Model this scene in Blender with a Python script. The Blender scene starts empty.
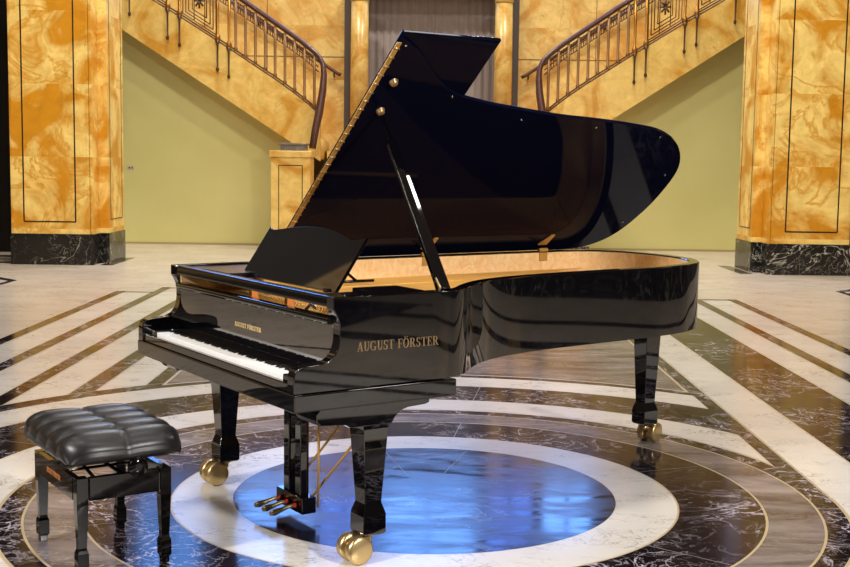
import bpy, bmesh, math, random
from mathutils import Vector, Matrix
PI = math.pi
scene = bpy.context.scene
col = scene.collection
R = math.radians
random.seed(4)

# ------------------------------------------------------------------ materials
def s2l(c):
    return tuple(((v/255)/12.92 if v/255 <= .04045 else ((v/255+.055)/1.055)**2.4) for v in c) + (1.0,)

def base_mat(name, color, rough=.5, metal=0.0, spec=.5, coat=0.0, coat_rough=.03):
    m = bpy.data.materials.new(name); m.use_nodes = True
    b = m.node_tree.nodes['Principled BSDF']
    b.inputs['Base Color'].default_value = s2l(color)
    b.inputs['Roughness'].default_value = rough
    b.inputs['Metallic'].default_value = metal
    b.inputs['Specular IOR Level'].default_value = spec
    b.inputs['Coat Weight'].default_value = coat
    b.inputs['Coat Roughness'].default_value = coat_rough
    return m

def ramp(nt, stops, fac, interp='LINEAR'):
    r = nt.nodes.new('ShaderNodeValToRGB'); r.color_ramp.interpolation = interp
    el = r.color_ramp.elements
    while len(el) > 1: el.remove(el[0])
    el[0].position = stops[0][0]; el[0].color = stops[0][1]
    for p, c_ in stops[1:]:
        e = el.new(p); e.color = c_
    nt.links.new(fac, r.inputs['Fac']); return r

def mixc(nt, a, b, fac, mode='MIX'):
    m = nt.nodes.new('ShaderNodeMix'); m.data_type = 'RGBA'; m.blend_type = mode
    if isinstance(fac, (int, float)): m.inputs[0].default_value = fac
    else: nt.links.new(fac, m.inputs[0])
    for s, v in ((6, a), (7, b)):
        if isinstance(v, tuple): m.inputs[s].default_value = v
        else: nt.links.new(v, m.inputs[s])
    return m.outputs[2]

def coords(nt, scale=(1, 1, 1), loc=(0, 0, 0)):
    tc = nt.nodes.new('ShaderNodeTexCoord'); mp = nt.nodes.new('ShaderNodeMapping')
    mp.inputs['Scale'].default_value = scale; mp.inputs['Location'].default_value = loc
    nt.links.new(tc.outputs['Object'], mp.inputs['Vector']); return mp.outputs['Vector']

def noise(nt, vec, scale, detail=4, rough=.55, dist=0.0):
    n = nt.nodes.new('ShaderNodeTexNoise')
    n.inputs['Scale'].default_value = scale; n.inputs['Detail'].default_value = detail
    n.inputs['Roughness'].default_value = rough; n.inputs['Distortion'].default_value = dist
    nt.links.new(vec, n.inputs['Vector']); return n

def veins(nt, vec, scale, width, dist=1.5, detail=4):
    """thin bright lines where a distorted noise crosses its middle value"""
    n = noise(nt, vec, scale, detail, .6, dist)
    s = nt.nodes.new('ShaderNodeMath'); s.operation = 'SUBTRACT'; s.inputs[1].default_value = .5
    a = nt.nodes.new('ShaderNodeMath'); a.operation = 'ABSOLUTE'
    nt.links.new(n.outputs['Fac'], s.inputs[0]); nt.links.new(s.outputs[0], a.inputs[0])
    return ramp(nt, [(0, (1, 1, 1, 1)), (width, (0, 0, 0, 1))], a.outputs[0]).outputs['Color']

def mul(nt, a, b):
    m = nt.nodes.new('ShaderNodeMath'); m.operation = 'MULTIPLY'
    nt.links.new(a, m.inputs[0])
    if isinstance(b, (int, float)): m.inputs[1].default_value = b
    else: nt.links.new(b, m.inputs[1])
    return m.outputs[0]

def marble_white(name, c1, c2, vein, rough=.28, vs=2.4):
    m = base_mat(name, c1, rough); nt = m.node_tree; b = nt.nodes['Principled BSDF']
    v = coords(nt, (1, 1.6, 1))
    n = noise(nt, v, .8, 6, .65, .8)
    c = ramp(nt, [(.35, s2l(c1)), (.7, s2l(c2))], n.outputs['Fac']).outputs['Color']
    patch = ramp(nt, [(.46, (0, 0, 0, 1)), (.62, (1, 1, 1, 1))], noise(nt, v, 2.6, 3).outputs['Fac']).outputs['Color']
    k = mul(nt, veins(nt, v, vs, .016, 2.2), patch)
    c = mixc(nt, c, s2l(vein), mul(nt, k, .9))
    k = mul(nt, veins(nt, v, vs*3.1, .022, 2.0), patch)
    c = mixc(nt, c, s2l(vein), mul(nt, k, .5))
    # short dark flecks lying across the slabs
    v2 = coords(nt, (2.2, 14, 1))
    fl = ramp(nt, [(.70, (0, 0, 0, 1)), (.78, (1, 1, 1, 1))], noise(nt, v2, 1.4, 3, .6, .6).outputs['Fac']).outputs['Color']
    c = mixc(nt, c, s2l(vein), mul(nt, fl, .6))
    nt.links.new(c, b.inputs['Base Color']); return m

def marble_dark(name, c1, c2, vein, rough=.12, vs=1.7, amount=.8, stretch=(1, 1, 1), soft=.010, spec=.5):
    m = base_mat(name, c1, rough, spec=spec); nt = m.node_tree; b = nt.nodes['Principled BSDF']
    v = coords(nt, stretch)
    n = noise(nt, v, 2.2, 6, .6, .5)
    c = ramp(nt, [(.35, s2l(c1)), (.7, s2l(c2))], n.outputs['Fac']).outputs['Color']
    patch = ramp(nt, [(.40, (.12, .12, .12, 1)), (.58, (1, 1, 1, 1))], noise(nt, v, 1.3, 3).outputs['Fac']).outputs['Color']
    k = mul(nt, veins(nt, v, vs, soft, 1.4), patch)
    k2 = mul(nt, veins(nt, v, vs*2.7, soft, 1.8), patch)
    c = mixc(nt, c, s2l(vein), mul(nt, k, amount))
    c = mixc(nt, c, s2l(vein), mul(nt, k2, amount*.6))
    nt.links.new(c, b.inputs['Base Color']); return m

def marble_gold(name, pale, orange, brown, rough=.3, scale=1.0, loc=(0, 0, 0), cut=.5, blocks=True):
    m = base_mat(name, pale, rough); nt = m.node_tree; b = nt.nodes['Principled BSDF']
    v = coords(nt, (1, 1, 1), loc)
    if blocks:   # every slab of facing is cut from another piece: shift the figure per slab height
        sep = nt.nodes.new('ShaderNodeSeparateXYZ'); nt.links.new(v, sep.inputs[0])
        fl = nt.nodes.new('ShaderNodeMath'); fl.operation = 'FLOOR'; nt.links.new(sep.outputs[2], fl.inputs[0])
        cmb = nt.nodes.new('ShaderNodeCombineXYZ')
        for i in (0, 1): nt.links.new(mul(nt, fl.outputs[0], 3.7+i), cmb.inputs[i])
        ad = nt.nodes.new('ShaderNodeVectorMath'); ad.operation = 'ADD'
        nt.links.new(v, ad.inputs[0]); nt.links.new(cmb.outputs[0], ad.inputs[1]); v = ad.outputs[0]
    n = noise(nt, v, 1.15*scale, 5, .55, 1.3)
    c = ramp(nt, [(cut-.10, s2l(pale)), (cut, tuple((a+b_)/2 for a, b_ in zip(s2l(pale), s2l(orange)))), (cut+.07, s2l(orange))],
             n.outputs['Fac']).outputs['Color']
    n2 = noise(nt, v, 5*scale, 5, .6, .6)
    tint = ramp(nt, [(.3, (.82, .80, .74, 1)), (.7, (1.10, 1.10, 1.12, 1))], n2.outputs['Fac']).outputs['Color']
    c = mixc(nt, c, tint, .8, 'MULTIPLY')
    w = veins(nt, v, 1.3*scale, .040, .9)
    c = mixc(nt, c, s2l(orange), mul(nt, w, .75 if blocks else .25))
    patch = ramp(nt, [(.55, (0, 0, 0, 1)), (.66, (1, 1, 1, 1))], noise(nt, v, 1.7, 3).outputs['Fac']).outputs['Color']
    k = mul(nt, veins(nt, v, 2.3*scale, .008, 2.0), patch)
    c = mixc(nt, c, s2l(brown), mul(nt, k, .8))
    nt.links.new(c, b.inputs['Base Color']); return m

M = {}
M['black'] = base_mat('black_polish', (5, 5, 8), .03); M['black'].node_tree.nodes['Principled BSDF'].inputs['IOR'].default_value = 1.85
M['fallboard_black'] = base_mat('black_polish_fallboard', (5, 5, 8), .02); M['fallboard_black'].node_tree.nodes['Principled BSDF'].inputs['IOR'].default_value = 3.2
M['black_satin'] = base_mat('black_satin_lacquer', (13, 12, 13), .22)
M['lid_black'] = base_mat('black_polish_lid', (8, 10, 28), .045, 0, .05)
M['bench_black'] = base_mat('bench_black_lacquer', (6, 5, 6), .06, 0, .4)
M['shelf_black'] = base_mat('black_shelf_lacquer', (6, 6, 8), .16, 0, .4)
M['desk_black'] = base_mat('black_polish_desk', (5, 4, 5), .03, 0, .8)
M['brass'] = base_mat('brass', (214, 188, 138), .3, .9)
M['brass_dull'] = base_mat('dull_brass', (200, 156, 84), .35, .4)
M['bronze'] = base_mat('bronze', (148, 108, 68), .5, .35)
M['bronze_dark'] = base_mat('dark_bronze', (92, 64, 42), .45, .5)
M['gold_post'] = base_mat('gilt_bronze', (176, 122, 48), .38, .7)
M['gold_letter'] = base_mat('gold_leaf_lettering', (130, 106, 70), .4, .3)
M['gold_letter_lit'] = base_mat('lit_gold_lettering', (228, 198, 138), .4, .2)  # lighter copy of the lettering gold, offsets the dim light on the fallboard
M['copper_letter'] = base_mat('orange_gilt_lettering', (180, 110, 50), .4, .35)
M['white_key'] = base_mat('ivory_white_key', (250, 248, 246), .25)
M['black_key'] = base_mat('ebony_black_key', (10, 10, 11), .25)
M['red_felt'] = base_mat('red_felt', (170, 30, 18), .9)
M['string_steel'] = base_mat('gilt_string', (236, 176, 88), .5, .1)
M['silver'] = base_mat('steel', (200, 200, 200), .25, 1)
M['handrail'] = base_mat('dark_handrail_wood', (84, 52, 44), .28)
M['metal_jamb'] = base_mat('grey_door_jamb', (84, 74, 70), .45)
M['socket'] = base_mat('socket_plastic', (200, 190, 165), .5)
M['dark_room'] = base_mat('unlit_room_darkness', (14, 9, 6), .9)  # flat near-black that stands for darkness, no cloth hangs there
M['seam'] = base_mat('black_marble_line', (28, 22, 20), .35)
M['carpet'] = base_mat('red_brown_carpet', (150, 75, 35), .95)
M['ceiling'] = base_mat('ceiling_paint', (150, 140, 120), .9)

def plate_mat():
    m = base_mat('gold_bronze_plate', (222, 165, 78), .4, .15); nt = m.node_tree; b = nt.nodes['Principled BSDF']
    n = noise(nt, coords(nt), 30, 3)
    c = ramp(nt, [(.3, s2l((232, 168, 76))), (.7, s2l((248, 196, 104)))], n.outputs['Fac']).outputs['Color']
    nt.links.new(c, b.inputs['Base Color']); return m
M['plate'] = plate_mat()
def burl_mat():
    m = base_mat('maple_burl_veneer', (235, 190, 130), .3); nt = m.node_tree; b = nt.nodes['Principled BSDF']
    n = noise(nt, coords(nt), 18, 6, .65, 1.6)
    c = ramp(nt, [(.3, s2l((232, 182, 118))), (.7, s2l((252, 220, 168)))], n.outputs['Fac']).outputs['Color']
    nt.links.new(c, b.inputs['Base Color']); return m
M['burl'] = burl_mat()
def wood_mat(name, a, b_):
    m = base_mat(name, a, .4); nt = m.node_tree; b = nt.nodes['Principled BSDF']
    n = noise(nt, coords(nt, (2, 18, 18)), 4, 4, .6, .5)
    c = ramp(nt, [(.3, s2l(a)), (.7, s2l(b_))], n.outputs['Fac']).outputs['Color']
    nt.links.new(c, b.inputs['Base Color']); return m
M['orange_wood'] = wood_mat('orange_beech_wood', (176, 98, 30), (206, 128, 50))
M['spruce'] = wood_mat('spruce_soundboard', (40, 26, 16), (52, 34, 20))
def leather_mat():
    m = base_mat('black_leather', (19, 18, 20), .38); nt = m.node_tree; b = nt.nodes['Principled BSDF']
    n = noise(nt, coords(nt), 160, 3); bp = nt.nodes.new('ShaderNodeBump'); bp.inputs['Strength'].default_value = .06
    bp.inputs['Distance'].default_value = .004
    nt.links.new(n.outputs['Fac'], bp.inputs['Height']); nt.links.new(bp.outputs['Normal'], b.inputs['Normal']); return m
M['leather'] = leather_mat()
def curtain_mat():
    m = base_mat('mauve_grey_curtain', (128, 118, 114), .85); nt = m.node_tree; b = nt.nodes['Principled BSDF']
    n = noise(nt, coords(nt, (22, 1, .35)), 2, 4, .6)
    c = ramp(nt, [(.3, s2l((140, 130, 128))), (.7, s2l((164, 152, 146)))], n.outputs['Fac']).outputs['Color']
    nt.links.new(c, b.inputs['Base Color']); return m
M['curtain'] = curtain_mat()
def wall_mat(name, a, b_):
    m = base_mat(name, a, .55); nt = m.node_tree; b = nt.nodes['Principled BSDF']
    n = noise(nt, coords(nt), .9, 4, .6)
    c = ramp(nt, [(.3, s2l(a)), (.7, s2l(b_))], n.outputs['Fac']).outputs['Color']
    nt.links.new(c, b.inputs['Base Color']); return m
M['cream_wall'] = wall_mat('olive_cream_plaster', (216, 208, 134), (222, 214, 144))
M['side_wall'] = wall_mat('side_wall_plaster', (62, 50, 34), (74, 60, 40))
M['hall_wall'] = wall_mat('hall_plaster', (64, 52, 38), (76, 62, 44))
M['white_marble'] = marble_white('white_marble_inlay', (222, 216, 208), (206, 200, 192), (126, 116, 116), .2)
M['field_marble'] = marble_white('beige_white_marble_field', (206, 194, 178), (190, 176, 160), (120, 106, 98), .26)
M['dark_marble'] = marble_dark('dark_marble_inlay', (17, 12, 16), (34, 26, 31), (186, 176, 188), .12, 3.0, 1.0, (1, 1, 1), .020, .1)
M['disc_marble'] = marble_dark('blue_tinted_marble_disc', (20, 24, 42), (34, 40, 62), (140, 150, 180), .14, 2.4, .5, (.8, 1.4, 1), .014, .5)  # dark marble with the blue of the window reflection tinted into its colour
_nt = M['disc_marble'].node_tree
_r = ramp(_nt, [(.35, (.07, .07, .07, 1)), (.65, (.24, .24, .24, 1))], noise(_nt, coords(_nt, (1.2, 4, 1)), 2.2, 5, .65, .6).outputs['Fac'])
_nt.links.new(_r.outputs['Color'], _nt.nodes['Principled BSDF'].inputs['Roughness'])
M['grey_marble'] = marble_dark('grey_brown_marble_band', (58, 52, 58), (142, 134, 138), (200, 184, 160), .15, 3.2, .5, (.7, 2.2, 1), .02, .25)
M['tan_line'] = base_mat('tan_marble_line', (180, 160, 122), .35)
M['joint'] = base_mat('grey_slab_joint', (128, 116, 108), .35)
M['pillar_marble'] = marble_gold('siena_marble_pillar', (244, 212, 124), (208, 142, 30), (96, 66, 40), .3, 1.0, (0, 0, .5), .52)
M['stair_marble'] = marble_gold('siena_marble_stair', (238, 202, 116), (212, 154, 58), (120, 80, 40), .3, 1.2, (5, 0, 3), .54, False)
M['wall_marble'] = marble_gold('siena_marble_wall', (234, 202, 126), (210, 158, 76), (110, 66, 40), .35, 1.0, (11, 2, 7), .555)
M['column_marble'] = marble_gold('siena_marble_column', (226, 192, 112), (196, 144, 62), (110, 70, 30), .3, 1.6, (3, 8, 1), .57, False)
M['plinth_marble'] = marble_dark('black_plinth_marble', (15, 15, 14), (32, 31, 28), (196, 190, 176), .15, 1.2, .8, (1, 1, 1), .010)
M['grey_block'] = marble_dark('grey_block_marble', (96, 92, 92), (128, 122, 120), (190, 186, 180), .3, 4, .5)

def window_mat(name='daylight_glass', colr=(.13, .34, .95, 1), power=8.5):
    m = base_mat(name, (110, 150, 220), .4); nt = m.node_tree; b = nt.nodes['Principled BSDF']
    b.inputs['Emission Color'].default_value = colr
    b.inputs['Emission Strength'].default_value = power
    return m
M['daylight'] = window_mat(); M['fill_pane'] = window_mat('dim_blue_fill_pane', (.07, .18, .8, 1), 5.5)
def lamp_mat():
    m = base_mat('lamp_glass', (255, 240, 210), .4); b = m.node_tree.nodes['Principled BSDF']
    b.inputs['Emission Color'].default_value = (1, .86, .66, 1); b.inputs['Emission Strength'].default_value = 14
    return m
M['lamp'] = lamp_mat()

# ------------------------------------------------------------------ mesh helpers
def tag(o, label=None, cat=None, group=None, kind=None):
    if label: o['label'] = label
    if cat: o['category'] = cat
    if group: o['group'] = group
    if kind: o['kind'] = kind
    return o

def empty(name, loc=(0, 0, 0), rz=0.0, label=None, cat=None, group=None):
    o = bpy.data.objects.new(name, None); col.objects.link(o)
    o.location = loc; o.rotation_euler = (0, 0, rz); o.empty_display_size = .1
    return tag(o, label, cat, group)

class MB:
    def __init__(s): s.bm = bmesh.new(); s.mi = 0
    def face(s, vs, smooth=False):
        vv = [s.bm.verts.new(v) for v in vs]
        try: f = s.bm.faces.new(vv)
        except ValueError: return None
        f.material_index = s.mi; f.smooth = smooth; return f
    def box(s, x0, x1, y0, y1, z0, z1, m=None):
        P = [(x0, y0, z0), (x1, y0, z0), (x1, y1, z0), (x0, y1, z0), (x0, y0, z1), (x1, y0, z1), (x1, y1, z1), (x0, y1, z1)]
        return s.hexa(P, m)
    def hexa(s, P, m=None):
        P = [Vector(p) for p in P]
        if m is not None: P = [m @ p for p in P]
        v = [s.bm.verts.new(p) for p in P]; out = []
        for q in ((0, 3, 2, 1), (4, 5, 6, 7), (0, 1, 5, 4), (1, 2, 6, 5), (2, 3, 7, 6), (3, 0, 4, 7)):
            f = s.bm.faces.new([v[i] for i in q]); f.material_index = s.mi; out.append(f)
        return v
    def prism(s, pts, a, b, f3):
        """closed outline pts (2-tuples) extruded from a to b; f3(u, v, w) -> xyz"""
        lo = [s.bm.verts.new(f3(u, v, a)) for u, v in pts]; hi = [s.bm.verts.new(f3(u, v, b)) for u, v in pts]
        n = len(pts)
        for f in (lo[::-1], hi):
            g = s.bm.faces.new(f); g.material_index = s.mi
        for i in range(n):
            g = s.bm.faces.new((lo[i], lo[(i+1) % n], hi[(i+1) % n], hi[i])); g.material_index = s.mi; g.smooth = True
    def tube(s, pts, r, n=8, caps=True, rs=None):
        pts = [Vector(p) for p in pts]; rings = []; up = Vector((0, 0, 1)); prev = None
        for i, p in enumerate(pts):
            d = (pts[min(i+1, len(pts)-1)]-pts[max(i-1, 0)]).normalized()
            if prev is None:
                a = d.cross(up)
                if a.length < .1: a = d.cross(Vector((1, 0, 0)))
            else: a = prev - d*prev.dot(d)
            a.normalize(); prev = a; b = d.cross(a); rr = rs[i] if rs else r
            rings.append([s.bm.verts.new(p+(a*math.cos(2*PI*k/n)+b*math.sin(2*PI*k/n))*rr) for k in range(n)])
        for i in range(len(rings)-1):
            for k in range(n):
                f = s.bm.faces.new((rings[i][k], rings[i][(k+1) % n], rings[i+1][(k+1) % n], rings[i+1][k])); f.smooth = True; f.material_index = s.mi
        if caps:
            for rg in (rings[0][::-1], rings[-1]):
                f = s.bm.faces.new(rg); f.material_index = s.mi
    def lathe(s, prof, n=24, m=None):
        rings = []
        for r, z in prof:
            rg = []
            for k in range(n):
                p = Vector((r*math.cos(2*PI*k/n), r*math.sin(2*PI*k/n), z))
                rg.append(s.bm.verts.new(m @ p if m is not None else p))
            rings.append(rg)
        for i in range(len(rings)-1):
            for k in range(n):
                f = s.bm.faces.new((rings[i][k], rings[i][(k+1) % n], rings[i+1][(k+1) % n], rings[i+1][k])); f.smooth = True; f.material_index = s.mi
        for rg in (rings[0][::-1], rings[-1]):
            f = s.bm.faces.new(rg); f.material_index = s.mi
    def build(s, name, mats, parent=None, bevel=0.0, seg=2, smooth_angle=None):
        bmesh.ops.recalc_face_normals(s.bm, faces=s.bm.faces)
        me = bpy.data.meshes.new(name); s.bm.to_mesh(me); s.bm.free()
        for m in (mats if isinstance(mats, (list, tuple)) else [mats]): me.materials.append(m)
        if smooth_angle is not None:
            for p in me.polygons: p.use_smooth = True
            me.set_sharp_from_angle(angle=R(smooth_angle))
        o = bpy.data.objects.new(name, me); col.objects.link(o)
        if parent is not None: o.parent = parent
        if bevel:
            b = o.modifiers.new('edge', 'BEVEL'); b.width = bevel; b.segments = seg; b.limit_method = 'ANGLE'; b.angle_limit = R(35)
            b.harden_normals = True
        return o

def interp(tab, x):
    if x <= tab[0][0]:
        (a, b), (c_, d) = tab[0], tab[1]; return b+(x-a)*(d-b)/(c_-a)
    for (a, b), (c_, d) in zip(tab, tab[1:]):
        if x <= c_: return b+(x-a)*(d-b)/(c_-a)
    (a, b), (c_, d) = tab[-2], tab[-1]; return d+(x-c_)*(d-b)/(c_-a)

def catmull(P, n=6, closed=False):
    out = []; N = len(P)
    for i in range(N if closed else N-1):
        p0 = P[(i-1) % N] if (closed or i > 0) else P[0]; p1 = P[i]; p2 = P[(i+1) % N]
        p3 = P[(i+2) % N] if (closed or i+2 < N) else P[-1]
        for k in range(n):
            t = k/n
            out.append(tuple(.5*((2*b)+(-a+c_)*t+(2*a-5*b+4*c_-d)*t*t+(-a+3*b-3*c_+d)*t**3) for a, b, c_, d in zip(p0, p1, p2, p3)))
    if not closed: out.append(tuple(P[-1]))
    return out

# ------------------------------------------------------------------ lettering (drawn with strokes, serif capitals)
def letter_polys(ch):
    """returns (polygons in a cap-height-1 box, advance)"""
    P = []
    rect = lambda x0, y0, x1, y1: P.append([(x0, y0), (x1, y0), (x1, y1), (x0, y1)])
    para = lambda a0, a1, b0, b1, y0=0, y1=1: P.append([(a0, y0), (a1, y0), (b1, y1), (b0, y1)])
    def arc(cx, cy, rx, ry, a0, a1, tk, tn, n=14):
        for i in range(n):
            q = []
            for t in (i/n, (i+1)/n):
                a = R(a0+(a1-a0)*t); w = tn+(tk-tn)*abs(math.cos(a))**1.5
                q.append(((cx+rx*math.cos(a), cy+ry*math.sin(a)), (cx+(rx-w)*math.cos(a), cy+(ry-w)*math.sin(a))))
            P.append([q[0][0], q[1][0], q[1][1], q[0][1]])
    T = .05; K = .17
    if ch == 'A':
        para(.08, .15, .36, .44); para(.56, .76, .33, .50); rect(.2, .28, .62, .28+T)
        rect(-.02, 0, .24, T); rect(.48, 0, .86, T); adv = .86
    elif ch == 'U':
        rect(.1, .3, .1+K, 1); rect(.62, .3, .68, 1); arc(.39, .3, .29, .31, 180, 360, K, T)
        rect(0, 1-T, .36, 1); rect(.52, 1-T, .78, 1); adv = .82
    elif ch == 'G':
        arc(.42, .5, .42, .52, 50, 320, K, T); rect(.62, .04, .62+K, .42); rect(.52, .42-T, .88, .42); rect(.66, .68, .71, 1.0); adv = .92
    elif ch == 'S':
        arc(.32, .74, .27, .28, 40, 270, K*.9, T); arc(.32, .25, .29, .28, -140, 90, K, T)
        rect(.53, .72, .57, 1.0); rect(.04, 0, .08, .3); adv = .68
    elif ch == 'T':
        rect(.31, 0, .31+K, 1); rect(0, 1-T, .79, 1); rect(0, .74, .04, 1); rect(.75, .74, .79, 1); rect(.2, 0, .6, T); adv = .83
    elif ch in 'FE':
        rect(.1, 0, .1+K, 1); rect(0, 1-T, .66, 1); rect(.62, .72, .66, 1); rect(.1, .5-T/2, .5, .5+T/2); rect(.47, .36, .51, .64)
        if ch == 'F': rect(0, 0, .38, T); adv = .70
        else: rect(0, 0, .70, T); rect(.66, 0, .70, .3); adv = .76
    elif ch in 'OÖ':
        arc(.43, .5, .43, .52, 0, 360, K, T, 24); adv = .90
        if ch == 'Ö':
            for cx in (.27, .59): P.append([(cx+.07*math.cos(a*PI/4), 1.17+.07*math.sin(a*PI/4)) for a in range(8)])
    elif ch == 'R':
        rect(.1, 0, .1+K, 1); rect(0, 0, .37, T); rect(0, 1-T, .42, 1); rect(.2, .48, .42, .48+T)
        arc(.42, .74, .27, .26, -90, 90, K, T); para(.60, .80, .36, .52, 0, .5); rect(.62, 0, .9, T); adv = .90
    else: adv = .38
    return P, adv

def lettering(name, text, width, height, f3, mat, parent, depth=.0012):
    """f3(u, v, w): u along the words from their middle, v up from the baseline, w out of the surface"""
    total = sum(letter_polys(c_)[1]+.06 for c_ in text)-.06; x = 0; m = MB(); kx = width/total
    for c_ in text:
        P, adv = letter_polys(c_)
        for p in P: m.prism([((x+u)*kx-width/2, v*height) for u, v in p], -.001, depth, f3)
        x += adv+.06
    return m.build(name, mat, parent)

# ================================================================== FLOOR
CX, CY = .008, 5.3175          # centre of the round inlay
FZ = -.0030                    # each inlay layer lies a hair above the one below it
def floor():
    m = MB(); mats = [M['field_marble'], M['white_marble'], M['dark_marble'], M['grey_marble'], M['tan_line'], M['disc_marble'], M['joint']]
    def poly(pts, mi, L):
        m.mi = mi; m.face([(CX+x, CY+y, FZ+L*.0004) for x, y in pts])
    def rect(x0, x1, y0, y1, mi, L): poly([(x0, y0), (x1, y0), (x1, y1), (x0, y1)], mi, L)
    def disc(r, mi, L, n=160, clamp=None):
        pts = []
        for k in range(n):
            a = 2*PI*k/n; x, y = r*math.cos(a), r*math.sin(a)
            if clamp is not None and y > 0: x = min(x, clamp)
            pts.append((x, y))
        poly(pts, mi, L)
    def band(r0, r1, mi, L, a0=0, a1=360, cut=None, n=150):
        s0 = s1 = a0
        if cut is not None:
            s0 = math.degrees(math.acos(min(1, cut/r0))); s1 = math.degrees(math.acos(min(1, cut/r1)))
        m.mi = mi
        for k in range(n):
            q = []
            for t in (k/n, (k+1)/n):
                b0 = R(s0+(a1-s0)*t); b1 = R(s1+(a1-s1)*t)
                q.append(((CX+r0*math.cos(b0), CY+r0*math.sin(b0)), (CX+r1*math.cos(b1), CY+r1*math.sin(b1))))
            z = FZ+L*.0004
            m.face([(*q[0][0], z), (*q[0][1], z), (*q[1][1], z), (*q[1][0], z)])
    # field (thick slab)
    m.mi = 0
    m.box(-13, 13, -9, 24, -.25, FZ)
    t = .010
    # white area of the long stripes inside the frame of lines
    for s in (-1, 1):
        a, b = sorted((s*1.85, s*3.45)); rect(a, b, -8.0, 8.12, 1, 1)
    YE = 8.16
    for x0, x1, y1 in ((3.395, 3.505, YE), (2.975, 3.085, 8.62)):
        for s in (-1, 1):
            a, b = sorted((s*x0, s*x1)); rect(a-t, b+t, -8, y1, 4, 2); rect(a, b, -8, y1, 2, 3)
    for s in (-1, 1):     # fine lines closing the stripes at their far ends
        a, b = sorted((s*3.08, s*3.42)); rect(a, b, YE-.12, YE-.02, 2, 3)
    rect(-3.08, 3.08, 8.54, 8.62, 2, 3)
    for x0, x1 in ((-2.665, -2.555), (-2.26, -2.13)):
        rect(x0-t, x1+t, -8, 8.0, 4, 2); rect(x0, x1, -8, 8.0, 2, 3)
    rect(2.155-.0, 2.690+t, 0, 8.0, 4, 2); rect(2.155, 2.690, 0, 8.0, 2, 3)
    rect(-1.85-t, 1.85, 0, 8.0, 4, 2); rect(-1.85, 1.85, 0, 8.0, 2, 3)
    # dark surround of the rings
    disc(3.12+t, 4, 4, clamp=1.85); disc(3.12, 2, 5, clamp=1.85)
    # grey-brown panel beyond the rings
    def panel(hw, r, mi, L):
        pts = []; a0 = math.acos(hw/r)
        for k in range(41):
            a = a0+(PI-2*a0)*k/40; pts.append((r*math.cos(a), r*math.sin(a)))
        poly(pts+[(-hw, 7.6), (hw, 7.6)], mi, L)
    panel(1.745, 3.060, 4, 6); panel(1.725, 3.085, 3, 7)
    # straight white stripe on the right that runs into the ring
    rect(1.845-t, 2.155+t, 0, 8.0, 4, 6); rect(1.845, 2.155, 0, 8.0, 1, 8)
    # rings
    band(1.845-t, 2.155+t, 4, 6, 0, 360, 1.750); band(1.850, 2.155, 1, 7, 0, 360, 1.745)
    band(2.650-t, 2.962+t, 4, 6, 0, 180, 1.750); band(2.650, 2.962, 1, 7, 0, 180, 1.745)
    rect(-2.962, -2.650, -8, 0, 1, 7)
    band(1.490, 1.735, 4, 6); band(1.501, 1.724, 3, 7)
    band(.850, 1.131, 4, 6); band(.858, 1.123, 1, 7)
    disc(.856, 5, 7)
    # hair lines where the dark slabs meet
    m.mi = 6
    def line(a, r0, r1, w=.0022, L=8):
        a = R(a); d = Vector((math.cos(a), math.sin(a))); p = Vector((-d.y, d.x))*w
        z = FZ+L*.0004
        m.face([(CX+q.x, CY+q.y, z) for q in (d*r0+p, d*r0-p, d*r1-p, d*r1+p)])
    for a in (22, 82, 104, 141, 158, 202, 321):
        line(a, 1.131, 1.49); line(a+1.3, 1.736, 1.835)
        if 60 < a < 170: line(a, 2.166, 2.640)
    for a in (75, 105): line(a, .3, .84, .0018)
    # pointed frames in front of the pillars
    for s in (-1, 1):
        P = [(s*4.98, -8), (s*4.98, 9.22), (s*6.9, 11.2)]; Q = [(s*5.06, -8), (s*5.06, 9.12), (s*6.9, 11.0)]
        poly([P[0], P[1], Q[1], Q[0]], 2, 2); poly([P[1], P[2], Q[2], Q[1]], 2, 2)
        a, b = sorted((s*4.40, s*4.58)); rect(a, b, 16.75-CY, 18.1-CY, 2, 2)
        a, b = sorted((s*5.9, s*13)); rect(a, b, 16.9-CY, 17.15-CY, 2, 2); rect(a, b, 17.9-CY, 18.3-CY, 2, 2)
    rect(5.06, 7.6, -10, 1.3-CY, 2, 2); rect(5.06, 5.40, 1.3-CY, 9.0, 2, 2); rect(6.5, 6.8, 1.3-CY, 9.0, 2, 2)  # unseen dark panel and strips, added for dark bands mirrored in the piano side
    bm = m.bm
    me = bpy.data.meshes.new('floor'); 
    bm.to_mesh(me); bm.free()
    for q in mats: me.materials.append(q)
    o = bpy.data.objects.new('floor', me); col.objects.link(o)
    return tag(o, kind='structure')
floor()

# ================================================================== HALL
def struct(name, m, mat, **k):
    return tag(m.build(name, mat, **k), kind='structure')
BX = .05                        # middle of the stair hall
ZLOW = [(1.9, 1.50), (3.04, 2.232), (7.5, 5.13)]
ZTOP = [(1.90, 2.26), (1.95, 2.32), (2.10, 2.45), (2.35, 2.64), (2.62, 2.83), (3.01, 3.08), (3.456, 3.37), (4.22, 3.85), (4.83, 4.21), (7.5, 5.86)]
ZRAIL = [(1.80, 3.10), (1.88, 3.22), (2.0, 3.34), (2.22, 3.51), (2.6, 3.77), (3.13, 4.13), (4.22, 4.83), (4.83, 5.20), (7.5, 6.88)]

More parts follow.
